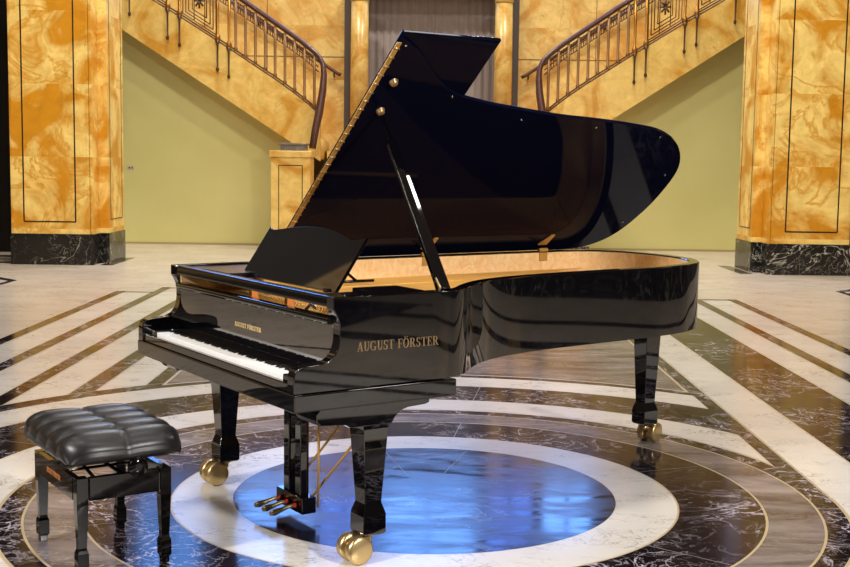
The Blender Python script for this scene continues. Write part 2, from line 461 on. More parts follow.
# walls under the two flights
for s, nm in ((-1, 'wall_back_left'), (1, 'wall_back_right')):
    m = MB()
    us = [2.25+k*(7.2-2.25)/20 for k in range(21)]
    pts = [(2.25, FZ)]+[(7.2, FZ)]+[(u, interp(ZLOW, u)-.002) for u in us[::-1]]
    m.prism(pts, 21.15, 21.35, lambda u, v, w: (BX+s*u, w, v))
    struct(nm, m, M['cream_wall'])
m = MB(); m.box(-7.2, 7.3, 21.13, 21.15, FZ, .035)
# keep the skirting clear of the passage between the flights
m.bm.free(); m = MB()
for s in (-1, 1):
    a, b = sorted((BX+s*2.25, BX+s*7.2)); m.box(a, b, 21.125, 21.15, FZ, .03)
struct('baseboard_back', m, base_mat('skirting_stone', (176, 156, 110), .5))

# marble-faced wall behind the flights, either side of the passage
for s, nm in ((-1, 'wall_far_left'), (1, 'wall_far_right')):
    m = MB(); a, b = sorted((BX+s*1.615, BX+s*9.0)); m.box(a, b, 22.62, 22.9, FZ, 4.72)
    struct(nm, m, M['wall_marble'])
    m = MB()
    a, b = sorted((BX+s*1.62, BX+s*9.0)); m.box(a, b, 22.612, 22.62, 3.418, 3.426)
    for u in (3.05, 4.7): m.box(BX+s*u-.004, BX+s*u+.004, 22.612, 22.62, 1.8, 4.7)
    struct('trim_%d' % (1 if s < 0 else 2), m, M['bronze_dark'])
    m = MB(); a, b = sorted((BX+s*1.50, BX+s*1.615)); m.box(a, b, 22.55, 22.9, FZ, 4.72)
    struct('trim_%d' % (3 if s < 0 else 4), m, M['metal_jamb'])
# wall above with the tall daylight windows, out of the frame and seen in the floor
m = MB()
FILL_PANES = [(-2.15, -1.05), (1.25, 2.3)]  # dim glowing panes added between the windows to turn the reflection gaps blue
WINS = [(-5.9, -4.5), (-3.85, -2.25), (-.95, 1.15), (2.4, 3.5)]
ALLW = sorted(WINS+FILL_PANES)
xs = [-9.2]+[v for w in ALLW for v in w]+[9.2]
for a, b in zip(xs[::2], xs[1::2]): m.box(a, b, 23.9, 24.1, 4.72, 11)
for a, b in ALLW: m.box(a, b, 23.9, 24.1, 10.2, 11); m.box(a, b, 23.9, 24.1, 4.72, 4.78)
m.box(-9.0, 9.1, 22.62, 24.1, 4.62, 4.72)
struct('wall_back', m, M['hall_wall'])
for i, (a, b) in enumerate(ALLW):
    m = MB(); m.box(a+.06, b-.06, 23.98, 24.0, 4.80, 10.14)
    struct('window_%d' % (i+1), m, M['daylight' if (a, b) in WINS else 'fill_pane'])
    m = MB()
    for x0, x1 in ((a, a+.06), (b-.06, b), ((a+b)/2-.03, (a+b)/2+.03)): m.box(x0, x1, 23.93, 23.98, 4.9, 10.2)
    for z in (4.76, 6.6, 8.4, 10.14): m.box(a, b, 23.93, 23.98, z, z+.06)
    o = m.build('window_frame', M['bronze_dark']); o.parent = bpy.data.objects['window_%d' % (i+1)]
m = MB(); m.box(-9, 9.1, 24.0, 24.2, FZ, 4.72); struct('wall_passage', m, M['hall_wall'])
# side walls, front wall and ceiling of the hall
for s, nm in ((-1, 'wall_left'), (1, 'wall_right')):
    m = MB(); a, b = sorted((s*9.2, s*9.4)); m.box(a, b, -8.5, 24, FZ, 11)
    struct(nm, m, M['side_wall'])
    for k, y in enumerate((-6.4, -2.2, 2.2, 6.6, 11.0, 15.2)):  # unseen gold pilasters, added to give the piano patterns to reflect
        m = MB(); a, b = sorted((s*8.85, s*9.2)); m.box(a, b, y-.55, y+.55, .4, 11); struct('trim_%d' % (10+k+(10 if s > 0 else 0)), m, M['pillar_marble'])
    m = MB(); a, b = sorted((s*8.80, s*9.2)); m.box(a, b, -8.5, 18.8, FZ, .4); struct('baseboard_'+('left' if s < 0 else 'right'), m, M['plinth_marble'])
    m = MB(); a, b = sorted((s*5.95, s*9.2)); m.box(a, b, 18.9, 19.0, FZ, 11)
    struct('dark_sheet_%d' % (1 if s < 0 else 2), m, M['dark_room'])  # near-black sheet in place of the darkness of an unlit corridor
m = MB(); m.box(-12, 12, -8.7, -8.5, FZ, 11); struct('wall_front', m, M['hall_wall'])
m = MB(); m.box(-12.2, 12.2, -8.7, 24.2, 11, 11.2); struct('ceiling', m, M['ceiling'])

# pillars
def pillar(x_in, s, y0, y1, label, group='Siena marble pillars of the hall'):
    """x_in: inner face, s: outward direction in x"""
    root = empty('marble_pillar', (x_in, (y0+y1)/2, 0), 0, label, 'pillar', group)
    yc = (y0+y1)/2; d = (y1-y0)/2
    def bx(m, u0, u1, v0, v1, z0, z1):
        a, b = sorted((s*u0, s*u1)); m.box(a, b, v0, v1, z0, z1)
    m = MB(); bx(m, 0, 1.275, -d+.34, d, .425, 4.6); bx(m, .135, 1.275, -d+.012, -d+.36, .425, 4.6)
    bx(m, .19, 1.25, -d, -d+.1, .425, 4.6)
    m.build('shaft', M['pillar_marble'], root, bevel=.006)
    m = MB(); bx(m, -.012, 1.29, -d+.325, d+.01, FZ, .43); bx(m, .12, 1.285, -d-.012, -d+.35, FZ, .43)
    m.build('plinth', M['plinth_marble'], root, bevel=.005)
    m = MB(); f = -d-.004; L = .009
    for u in (.370, 1.090): bx(m, u-L, u+L, f, f+.01, .60, 4.4)
    bx(m, .370, 1.090, f, f+.01, .60-L, .60+L)
    bx(m, .165, .170, f+.014, f+.03, .43, 4.6)
    for v in (-d+.46, d-.12): bx(m, -.004, .004, v-.006, v+.006, .62, 4.4)
    bx(m, -.004, .004, -d+.46, d-.12, .615, .627)
    m.build('panel_line', M['seam'], root)
    return root
pillar(-4.520, -1, 16.73, 17.95, 'large gold marble pillar on black veined plinth at left edge of the hall')
pillar(4.620, 1, 16.68, 17.85, 'large gold marble pillar on black veined plinth at right edge of the hall')

for k, (a, b) in enumerate(((-9.2, -4.45), (4.55, 9.2))):
    m = MB(); m.box(a, b, 16.6, 18.0, 4.6, 5.3); struct('trim_%d' % (40+k), m, M['hall_wall'])
# flights of stairs
def flight(s, label):
    root = empty('stair_flight', (BX, 20.6, 0), 0, label, 'staircase', 'marble stair flights')
    F = lambda u, v, w: (s*u, w, v)
    us = [1.885+.05*k for k in range(0, 18)]+[2.8+.25*k for k in range(0, 19)]
    us = [u for u in us if u <= 7.2]
    for a, b, nm in ((1.885, 3.50, 'stringer'), (3.50, 7.2, 'stringer')):
        q = [a]+[u for u in us if a < u < b]+[b]
        m = MB(); m.prism([(u, interp(ZLOW, u)) for u in q]+[(u, interp(ZTOP, u)) for u in q[::-1]], 0, .16, F)
        o = m.build(nm, M['stair_marble'], root, smooth_angle=25)
    m = MB()
    q = [1.9]+[u for u in us if u > 1.9]
    m.prism([(u, interp(ZLOW, u)+.02) for u in q]+[(u, interp(ZLOW, u)+.35) for u in q[::-1]], .16, 2.0, F)
    for k in range(17):
        u = 2.3+.28*k; z = interp(ZLOW, u)+.35
        a, b = sorted((s*u, s*(u+.30))); m.box(a, b, .16, 2.0, z, z+.16)
    m.build('steps', M['stair_marble'], root)
    m = MB()   # dark moulding along the top of the stringer
    m.tube([F(u, interp(ZTOP, u)+.012, .06) for u in us], .022, 6)
    m.build('edge_moulding', M['bronze_dark'], root)
    return root
flight(-1, 'marble stair flight rising to the left behind the piano')
flight(1, 'marble stair flight rising to the right behind the piano')

def balustrade(s, label):
    root = empty('stair_railing', (BX, 20.66, 0), 0, label, 'railing', 'bronze stair railings')
    P = lambda u, z, w=0.0: (s*u, w, z)
    m = MB()
    us = [1.90, 1.98, 2.08, 2.22, 2.4, 2.6, 2.85, 3.13]+[3.4+.4*k for k in range(10)]
    down = [P(1.99, 1.70, -.30), P(1.95, 1.98, -.27), P(1.89, 2.3, -.2), P(1.835, 2.68, -.12), P(1.82, 2.95, -.06), P(1.84, 3.12, -.02)]
    path = down+[P(u, interp(ZRAIL, u)) for u in us]
    m.tube(path, .055, 10, rs=[.06, .065, .07, .065, .055, .048]+[.043]*len(us))
    m.build('handrail', M['handrail'], root)
    m = MB(); m.tube([P(u, interp(ZTOP, u)+.06) for u in [1.95+.15*k for k in range(34)]], .016, 6)
    m.build('bottom_rail', M['bronze_dark'], root)
    # frieze of little squares under the handrail
    m = MB()
    fr = lambda u, k: P(u, interp(ZRAIL, u)-.05-k)
    for k in (.05, .13, .21):
        m.tube([fr(1.92+.15*i, k) for i in range(34)], .010, 5)
    us_b = [1.99+.167*k for k in range(0, 9)]
    for u in [1.99+.167*k/4 for k in range(0, 38)]:
        m.tube([fr(u, .03), fr(u, .21)], .007, 4)
    m.build('frieze', M['bronze_dark'], root)
    for u in us_b+[4.02+.2*k for k in range(0)]:
        m = MB(); z0 = interp(ZTOP, u)+.05; z1 = interp(ZRAIL, u)-.05
        m.tube([P(u, z0), P(u, z0+.05), P(u, z0+.07), P(u, z1-.30), P(u, z1)], .02, 6, rs=[.034, .034, .025, .027, .027])
        m.build('baluster', M['bronze'], root)
    # gilt posts in pairs, with pendants hanging over the stringer
    for u in (3.43, 3.62, 4.26, 4.46, 5.1, 5.3):
        m = MB(); z0 = interp(ZTOP, u); z1 = interp(ZRAIL, u)-.05
        m.tube([P(u, z0+.02, -.07), P(u, z0+.10, -.07), P(u, z0+.14, -.07), P(u, z0+.55, -.07), P(u, z1, -.02)], .02, 8, rs=[.05, .045, .022, .026, .026])
        o = m.build('gilt_post', M['gold_post'], root)
        m = MB()
        m.tube([P(u, z0+.03, -.10), P(u, z0-.05, -.10), P(u, z0-.42, -.10), P(u, z0-.46, -.10), P(u, z0-.50, -.10)], .02, 8, rs=[.036, .016, .013, .030, .012])
        m.build('pendant', M['bronze_dark'], o)
    # square ornamental panels between the pairs
    for ua, ub in ((3.66, 4.22), (4.5, 5.06)):
        m = MB()
        for k in (0, .05, .10, .16):
            a, b = ua+k, ub-k
            q = [P(a, interp(ZTOP, a)+.10+k*1.1), P(b, interp(ZTOP, b)+.10+k*1.1), P(b, interp(ZRAIL, b)-.12-k*1.1), P(a, interp(ZRAIL, a)-.12-k*1.1)]
            m.tube(q+[q[0]], .010, 5)
        uc = (ua+ub)/2; zc = (interp(ZTOP, uc)+interp(ZRAIL, uc))/2
        for a in range(8):
            m.tube([P(uc, zc), P(uc+.09*math.cos(a*PI/4), zc+.13*math.sin(a*PI/4))], .018, 5)
        for u in (ua+.19, ub-.19): m.tube([P(u, interp(ZTOP, u)+.1), P(u, interp(ZRAIL, u)-.1)], .008, 4)
        m.build('ornamental_panel', M['bronze_dark'], root)
    return root
balustrade(-1, 'bronze balustrade with dark wooden handrail on the left stair flight')
balustrade(1, 'bronze balustrade with dark wooden handrail on the right stair flight')

def wall_rail(s, label):
    root = empty('wall_handrail', (BX, 22.5, 0), 0, label, 'handrail', 'wall handrails behind the stairs')
    m = MB(); P = lambda u, z, w=0.0: (s*u, w, z)
    m.tube([P(1.67, 3.08), P(1.72, 3.10), P(3.4, 4.20), P(5.0, 5.2)], .032, 8); m.build('rail', M['handrail'], root)
    for u, z in ((1.80, 3.13), (3.2, 4.05)):
        m = MB(); m.tube([P(u, z), P(u, z-.07, .04), P(u, z-.07, .12)], .016, 6); m.build('bracket', M['bronze_dark'], root)
wall_rail(-1, 'short dark handrail end fixed to the marble wall left of the columns')
wall_rail(1, 'short dark handrail end fixed to the marble wall right of the columns')

# columns beside the passage
def column(u, label):
    root = empty('marble_column', (BX+u, 22.35, 0), 0, label, 'column', 'round marble columns of the passage')
    m = MB(); m.lathe([(.166, 1.95), (.166, 3.2), (.160, 4.40)], 32); m.build('shaft', M['column_marble'], root)
    m = MB(); m.lathe([(.22, 1.67), (.22, 1.76), (.19, 1.78), (.20, 1.84), (.17, 1.88), (.155, 1.95)], 32); m.build('base', M['column_marble'], root)
    m = MB(); m.lathe([(.15, 4.40), (.175, 4.42), (.165, 4.45), (.20, 4.50), (.21, 4.62)], 32); m.build('capital', M['column_marble'], root)
column(-1.32, 'round gold marble column left of the grey curtain')
column(1.32, 'round gold marble column right of the grey curtain')

# grey curtain closing the passage
m = MB()
xs = [-1.52+3.04*k/150 for k in range(151)]
f = [(x, 23.05+.012*math.sin(x*38+1.5*math.sin(x*7))) for x in xs]
for (xa, ya), (xb, yb) in zip(f, f[1:]):
    m.face([(xa, ya, 1.70), (xb, yb, 1.70), (xb, yb, 4.60), (xa, ya, 4.60)], True)
o = m.build('passage_curtain', M['curtain'])
o.location.x = BX
tag(o, 'tall mauve grey curtain hanging between the two round columns', 'curtain')
# central steps and landing between the newels
m = MB()
m.box(BX-1.86, BX+1.86, 22.0, 22.6, FZ, 1.67); m.box(BX-1.45, BX+1.45, 22.6, 23.9, FZ, 1.67)
for k in range(10): m.box(BX-1.86, BX+1.86, 19.75+.225*k, 22.0, FZ+.001, .167*(k+1))
o = m.build('entrance_steps', M['stair_marble']); tag(o, 'marble steps rising to the landing between the two flights', 'steps')
m = MB()
for k in range(10): m.box(-1.5, 1.5, 19.74+.225*k, 19.96+.225*k, .167*(k+1)+.001, .167*(k+1)+.008)
m.box(-1.5, 1.5, 22.0, 22.5, 1.671, 1.679)
for s in (-1,): pass
o = m.build('stair_carpet', M['carpet']); o.location.x = BX
tag(o, 'red brown carpet runner on the steps between the newels', 'carpet')

# newel pedestals
def newel(s, label):
    root = empty('newel_pedestal', (BX+s*2.305, 20.22, 0), 0, label, 'pedestal', 'gold marble newel pedestals')
    m = MB(); m.box(-.325, .325, -.33, .33, .14, 1.545); m.build('body', M['stair_marble'], root, bevel=.006)
    m = MB(); m.box(-.35, .35, -.355, .355, 1.545, 1.655); m.build('cap', M['stair_marble'], root, bevel=.012)
    m = MB(); m.box(-.35, .35, -.35, .35, FZ, .14); m.build('foot', M['plinth_marble'], root, bevel=.006)
    m = MB(); f = -.334
    for a, b, c_, d in ((-.20, -.188, .35, 1.42), (.188, .20, .35, 1.42), (-.20, .20, .35, .362), (-.20, .20, 1.408, 1.42)):
        m.box(a, b, f, f+.008, c_, d)
    m.build('panel_line', M['seam'], root)
newel(-1, 'gold marble newel pedestal at foot of the left stair flight')
newel(1, 'gold marble newel pedestal at foot of the right stair flight, behind the lid')
m = MB(); m.box(-.21, .21, -.16, .16, 0, .11); m.box(-.235, .235, -.18, .18, .095, .125)
o = m.build('stone_block', M['grey_block'], bevel=.005); o.location = (BX-2.27, 20.15, 1.655)
tag(o, 'small grey marble block lying on the left newel pedestal', 'block')

# socket on the wall under the left flight
m = MB(); m.box(-.06, .06, -.012, 0, -.035, .035); o = m.build('wall_socket', M['socket'], bevel=.003); o.location = (-5.20, 21.15, 1.33)
m = MB(); m.box(-.035, -.012, -.014, -.011, -.014, .014); m.build('socket_opening', M['seam'], o)
m = MB(); m.box(.012, .035, -.014, -.011, -.014, .014); m.build('socket_opening', M['seam'], o)
tag(o, 'small double wall socket on the cream wall beside the left pillar', 'socket')

# ================================================================== GRAND PIANO
TH = -.9799
G = empty('grand_piano', (-.8593, 4.7243, 0), TH, 'black polished concert grand piano with raised lid standing on the round floor inlay', 'piano')
W2 = .751
CTRL = [(.751, .17), (.751, .35), (.751, .52), (.750, .62), (.738, .690), (.697, .755), (.610, .850), (.521, .975), (.458, 1.12), (.416, 1.291),
        (.388, 1.50), (.372, 1.728), (.361, 1.92), (.346, 2.113), (.320, 2.27), (.276, 2.408), (.172, 2.574), (-.034, 2.704), (-.297, 2.751), (-.504, 2.732),
        (-.654, 2.655), (-.732, 2.53), (-.751, 2.38), (-.751, 2.1), (-.751, 1.6), (-.751, 1.1), (-.751, .6), (-.751, .17)]
OUT = catmull(CTRL, 6)
def offset(path, d):
    """shift an open path sideways, towards the inside of the case"""
    out = []
    for i, p in enumerate(path):
        a = Vector(path[max(i-1, 0)]); b = Vector(path[min(i+1, len(path)-1)]); t = (b-a).normalized()
        n = Vector((-t.y, t.x)); out.append((p[0]+n.x*d, p[1]+n.y*d))
    return out
ZT = 1.015
def wall_strip(m, o, i, z0, z1, r=.004):
    """solid strip between an outer and an inner path, top edges softened"""
    rings = []
    for (a, b) in zip(o, i):
        a = Vector(a); b = Vector(b); t = (b-a).normalized()*r
        rings.append([m.bm.verts.new(v) for v in ((a.x, a.y, z0), (a.x, a.y, z1-r*1.4), (a.x, a.y, z1-r), (a.x+t.x*.3, a.y+t.y*.3, z1-r*.3), (a.x+t.x, a.y+t.y, z1), (a.x+t.x*1.4, a.y+t.y*1.4, z1), (b.x-t.x, b.y-t.y, z1), (b.x, b.y, z1-r), (b.x, b.y, z1-r*1.4), (b.x, b.y, z0))])
    n = 10
    for p, q in zip(rings, rings[1:]):
        for k in range(n):
            f = m.bm.faces.new((p[k], p[(k+1) % n], q[(k+1) % n], q[k])); f.smooth = True; f.material_index = m.mi
    for rg in (rings[0], rings[-1][::-1]):
        m.bm.faces.new(rg)
INN = offset(OUT, .05)
m = MB(); wall_strip(m, OUT, INN, .686, ZT)
m.build('rim', M['black'], G, smooth_angle=40)
I2 = offset(OUT, .0505); I3 = offset(OUT, .062)
m = MB(); wall_strip(m, I2, I3, .90, ZT-.008, .001)
o = m.build('inner_rim', M['burl'], G, smooth_angle=40); o['label'] = 'pale maple burl lining inside the rim'
def slab(path, z0, z1, name, mat, y_min=None, parent=G, **k):
    m = MB(); pts = [p for p in path]
    m.prism(pts, z0, z1, lambda u, v, w: (u, v, w)); return m.build(name, mat, parent, **k)
INB = [p for p in offset(OUT, .056) if p[1] > .26]
slab(INB, .80, .812, 'soundboard', M['spruce'])
slab(INB, .690, .700, 'bottom_board', M['black_satin'])
# cast plate with openings suggested by raised struts
PL = [p for p in offset(OUT, .064) if p[1] > .26]
m = MB(); o1 = [p for p in offset(OUT, .064) if p[1] > .26]; o2 = [p for p in offset(OUT, .27) if p[1] > .26]
o2 = [o2[min(len(o2)-1, round(i*(len(o2)-1)/(len(o1)-1)))] for i in range(len(o1))]
wall_strip(m, o1, o2, .886, .900, .002); m.box(-.60, .60, .26, .62, .886, .8995)
m.build('cast_plate', M['plate'], G)
plate = bpy.data.objects['cast_plate']
def strut(x0, y0, x1, y1, w=.018, h=.03, z=.900):
    m = MB(); a = Vector((x0, y0)); b = Vector((x1, y1)); t = (b-a).normalized(); n = Vector((-t.y, t.x))*w
    P = [a+n, a-n, b-n, b+n]; Q = [a+n*.5, a-n*.5, b-n*.5, b+n*.5]
    m.hexa([(p.x, p.y, z) for p in P]+[(p.x, p.y, z+h) for p in Q]); m.build('plate_strut', M['plate'], plate, bevel=.003)
strut(-.34, .62, -.36, 1.5, .012, .022)
m = MB(); m.box(-.68, .66, .56, .60, .900, .925); m.build('plate_bridge', M['plate'], plate, bevel=.006)
m = MB()
for k in range(150):
    x = -.66+1.30*k/149; y1 = .62+ (2.55-.62)*(1-(k/149)**.6)*1.0+.12
    m.tube([(x, .42, .915), (x*.92-.03, min(y1, 2.5), .918)], .0008, 3, False)
o = m.build('strings', M['string_steel'], G); o['kind'] = 'stuff'
# tuning pins in rows
m = MB()
for r_ in range(4):
    for k in range(56):
        x = -.66+1.32*k/55+.004*r_; y = .30+.028*r_
        m.tube([(x, y, .899), (x, y, .912)], .0032, 5)
o = m.build('tuning_pins', M['brass_dull'], G); o['kind'] = 'stuff'

# keybed, mouldings, key slip
m = MB(); m.box(-W2-.008, W2+.008, -.014, .674, .616, .680); m.build('keybed', M['black'], G, bevel=.006, seg=3)
m = MB(); m.box(-.700, .700, -.004, .019, .680, .712); m.build('key_slip', M['black'], G, bevel=.004)
# cheeks (arms): profile in y, z extruded across
prof = catmull([(.30, .681), (.10, .681), (-.006, .681), (-.012, .70), (-.012, .735), (-.008, .757), (.004, .770), (.036, .777), (.08, .780), (.118, .786), (.146, .804),
                (.163, .835), (.170, .880), (.167, .920), (.155, .950), (.146, .966)], 4)
prof = [(.30, .681), (-.012, .681)]+[p for p in prof if p[1] > .70]+[(.143, .968), (.143, ZT-.001), (.30, ZT-.001)]
for s in (-1, 1):
    m = MB(); a, b = sorted((s*.701, s*(W2+.0004)))
    m.prism(prof, a, b, lambda u, v, w: (w, u, v)); m.build('cheek', M['black'], G, bevel=.004, smooth_angle=40)
    m = MB(); a, b = sorted((s*.617, s*.700)); m.box(a, b, .012, .166, .680, .735); m.build('key_block', M['black'], G, bevel=.005)
# fallboard
m = MB(); m.box(-.7005, .7005, .170, .186, .735, .912); fb = m.build('fallboard', M['fallboard_black'], G, bevel=.002)
m = MB(); m.prism(catmull([(.150, .912), (.146, .922), (.150, .934), (.170, .938), (.195, .936), (.195, .912)], 4), -.7003, .7003, lambda u, v, w: (w, u, v))
m.build('fallboard_edge', M['black'], fb, smooth_angle=50)
m = MB(); m.box(-.70, .70, .186, .24, .860, .900); m.build('action_cover', M['black_satin'], G)
lettering('lettering', 'AUGUST FÖRSTER', .246, .0185, lambda u, v, w: (u, .170-w, .8085+v), M['gold_letter_lit'], fb)
# keyboard
kb = MB(); kb.box(-.6135, .6135, .022, .168, .681, .7045); kbo = kb.build('keyboard', M['black_satin'], G)
kw = 1.225/52
for i in range(52):
    m = MB(); x = -.6125+i*kw; m.box(x+.0005, x+kw-.0005, .0225, .169, .7045, .7275); m.build('white_key', M['white_key'], kbo, bevel=.0012, seg=1)
oct_has = [1, 1, 0, 1, 1, 1, 0]     # black key to the right of C D E F G A B
for i in range(51):
    note = (i+5) % 7                 # key 0 is A
    if oct_has[note]:
        x = -.6125+(i+1)*kw+{0: -.0015, 1: .0015, 3: -.002, 4: 0, 5: .002}[note]
        m = MB(); w = .0052
        m.hexa([(x-w, .072, .7275), (x+w, .072, .7275), (x+w, .169, .7275), (x-w, .169, .7275), (x-w*.8, .077, .7370), (x+w*.8, .077, .7370), (x+w*.8, .169, .7370), (x-w*.8, .169, .7370)])
        m.build('black_key', M['black_key'], kbo, bevel=.001, seg=1)

# music desk: shelf frame, board, struts
m = MB()
m.prism(catmull([(.148, .985), (.150, .975), (.165, .972), (.20, .974), (.20, 1.006), (.185, 1.012), (.160, 1.010), (.150, 1.002)], 3, True), -.699, .699, lambda u, v, w: (w, u, v))
for s in (-1, 1):
    a, b = sorted((s*.56, s*.699)); m.box(a, b, .19, .60, .985, 1.008)
m.box(-.56, -.30, .22, .60, .985, 1.008); m.box(.44, .56, .40, .60, .985, 1.008)
shelf = m.build('music_shelf', M['shelf_black'], G, bevel=.003)
HW = .415
def desk_xy():
    top = [(-HW, .232), (-HW+.03, .222), (-.33, .224), (-.22, .240), (-.08, .252), (.08, .252), (.20, .238), (.31, .216), (HW-.04, .212), (HW-.02, .226), (HW, .236)]
    return [(-HW, 0), (HW, 0)]+[(a, b*1.075) for a, b in catmull(top, 4)[::-1]]
Y0, Z0, TILT = .338, .990, R(34)
def dsk(u, v, w): return (u, Y0+v*math.sin(TILT)+w*math.cos(TILT), Z0+v*math.cos(TILT)-w*math.sin(TILT))
m = MB(); m.prism(desk_xy(), 0, .014, dsk); dk = m.build('music_desk', M['desk_black'], G, bevel=.002)
for u in (-.27, .36):
    m = MB(); m.box(u-.014, u+.014, .325, .35, .985, 1.0); m.build('desk_hinge', M['black_satin'], dk)
for u in (-.25, .27):
    m = MB(); a = dsk(u, .13, .014)
    m.tube([a, (u, .52, 1.012)], .006, 6); m.tube([(u, .40, 1.012), (u, .60, 1.012)], .006, 6)
    m.build('desk_support', M['black_satin'], dk)
for x in (-.12, .20):
    m = MB(); m.box(x-.012, x+.012, .24, .27, .89, .985); m.build('action_bracket', M['orange_wood'], G)
m = MB(); m.tube([(.40, .215, .925), (.46, .21, .955), (.50, .215, .945)], .007, 6); m.build('latch', M['silver'], G)

# side lettering
lettering('side_lettering', 'AUGUST FÖRSTER', .352, .034, lambda u, v, w: (W2+w, .417+u, .8145+v), M['gold_letter'], G)

# hinged lid, raised
HZ = 1.0155; LA = R(40.1)
def LD(s_, y, w=0.0):       # s_ across from the hinge, w above the lid's underside
    return (-W2+s_*math.cos(LA)-w*math.sin(LA), y, HZ+s_*math.sin(LA)+w*math.cos(LA))
LID = [(1.500, .662), (1.487, .685), (1.452, .745), (1.400, .815), (1.302, .925), (1.215, 1.06), (1.165, 1.25), (1.130, 1.48), (1.098, 1.73), (1.078, 2.0), (1.050, 2.26),
       (1.000, 2.45), (.905, 2.64), (.735, 2.785), (.520, 2.830), (.30, 2.815), (.12, 2.75), (.025, 2.62), (.0, 2.45)]
LID = [((a-.020 if b < 2.3 else a-.006) if a > .2 else a, b-(.004 if b > 2.6 else 0)) for a, b in LID]
lid_pts = catmull(LID, 5)+[(0, .662)]
m = MB(); m.prism(lid_pts, 0, .020, LD); lid = m.build('lid', M['lid_black'], G, bevel=.004, smooth_angle=30)
m = MB(); m.prism([(-.002, .662), (-.002, 1.145), (1.496, 1.145), (1.496, .662)], .0225, .040, LD)
m.build('front_lid_flap', M['lid_black'], lid, bevel=.005)
m = MB(); m.prism([(.01, .640), (.01, .6615), (1.46, .6615), (1.46, .640)], -.001, .0035, LD); hs = m.build('lid_hinge', M['brass_dull'], lid)
for k in range(28):
    a = .05+1.38*k/27
    m = MB(); m.tube([LD(a, .638, .001), LD(a, .664, -.002)], .0045, 6); m.build('hinge_screw', M['brass'], hs)
for a, y in ((1.45, .684), (1.175, 1.058), (1.048, 1.513), (1.016, 1.99), (.963, 2.457), (.661, 2.730), (.25, 2.73)):
    m = MB(); m.tube([LD(a, y, 0), LD(a, y, -.005)], .0048, 10); m.build('bumper', M['silver'], lid)
for a, y in ((1.245, .728), (1.070, .748)):
    m = MB(); m.tube([LD(a, y, 0), LD(a, y, -.004), LD(a, y, -.005), LD(a, y, -.016), LD(a, y, -.018)], .02, 16, rs=[.020, .020, .015, .015, .008]); m.build('prop_cup', M['brass'], lid)
# brass hinges on the bass side of the rim
for y in (1.50, 2.27):
    m = MB(); m.box(-.700, -.684, y-.028, y+.028, .962, 1.008); m.tube([(-.690, y-.03, 1.022), (-.690, y+.03, 1.022)], .011, 8)
    q = [LD(.06, y-.030, -.001), LD(.06, y+.030, -.001), LD(.15, y+.035, -.001), LD(.15, y+.012, -.001)]
    n = Vector((math.sin(LA), 0, -math.cos(LA)))*.008
    m.hexa(q+[Vector(p)+n for p in q]); m.build('rim_hinge', M['brass_dull'], G, bevel=.002)
# prop stick
pb = Vector((.712, .64, 1.012)); pt_ = Vector(LD(1.068, .748, -.012)); d = (pt_-pb); L = d.length
rot = d.to_track_quat('Z', 'Y').to_matrix().to_4x4(); rot.translation = pb
m = MB()
prf = [(x*1.35, y) for x, y in ((-.019, -.011), (-.013, -.014), (-.004, -.009), (.004, -.009), (.013, -.014), (.019, -.011), (.019, .011), (.006, .013), (-.006, .013), (-.019, .011))]
rings = []
for t, k in ((0, 1.0), (.80, .85), (.83, .45), (.985, .26)):
    rings.append([m.bm.verts.new(rot @ Vector((x*k, y*k, t*L))) for x, y in prf])
for p, q in zip(rings, rings[1:]):
    for i in range(len(prf)): m.bm.faces.new((p[i], p[(i+1) % len(prf)], q[(i+1) % len(prf)], q[i]))
m.bm.faces.new(rings[0][::-1]); m.bm.faces.new(rings[-1])
prop = m.build('prop_stick', M['black'], G, bevel=.0015)
m = MB(); m.prism([(-.020, -.004), (.024, -.004), (.014, .05), (.004, .062), (-.008, .055)], .013, .019, lambda u, v, w: tuple(rot @ Vector((w+.006, u, v)))); 
m.build('prop_socket', M['brass'], prop)

# leg brackets under the keybed
bp = [(.10, .616), (.565, .616), (.565, .598), (.548, .592), (.47, .588), (.435, .578), (.412, .556), (.40, .536), (.225, .536), (.205, .548), (.16, .552), (.10, .556), (.085, .575), (.085, .600)]
for s in (-1, 1):
    m = MB(); a, b = sorted((s*.575, s*.738)); m.prism(bp, a, b, lambda u, v, w: (w, u, v)); m.build('leg_bracket', M['black'], G, bevel=.003)
m = MB(); m.box(-.36, -.02, 2.40, 2.70, .665, .69); m.build('leg_block', M['black'], G, bevel=.004)

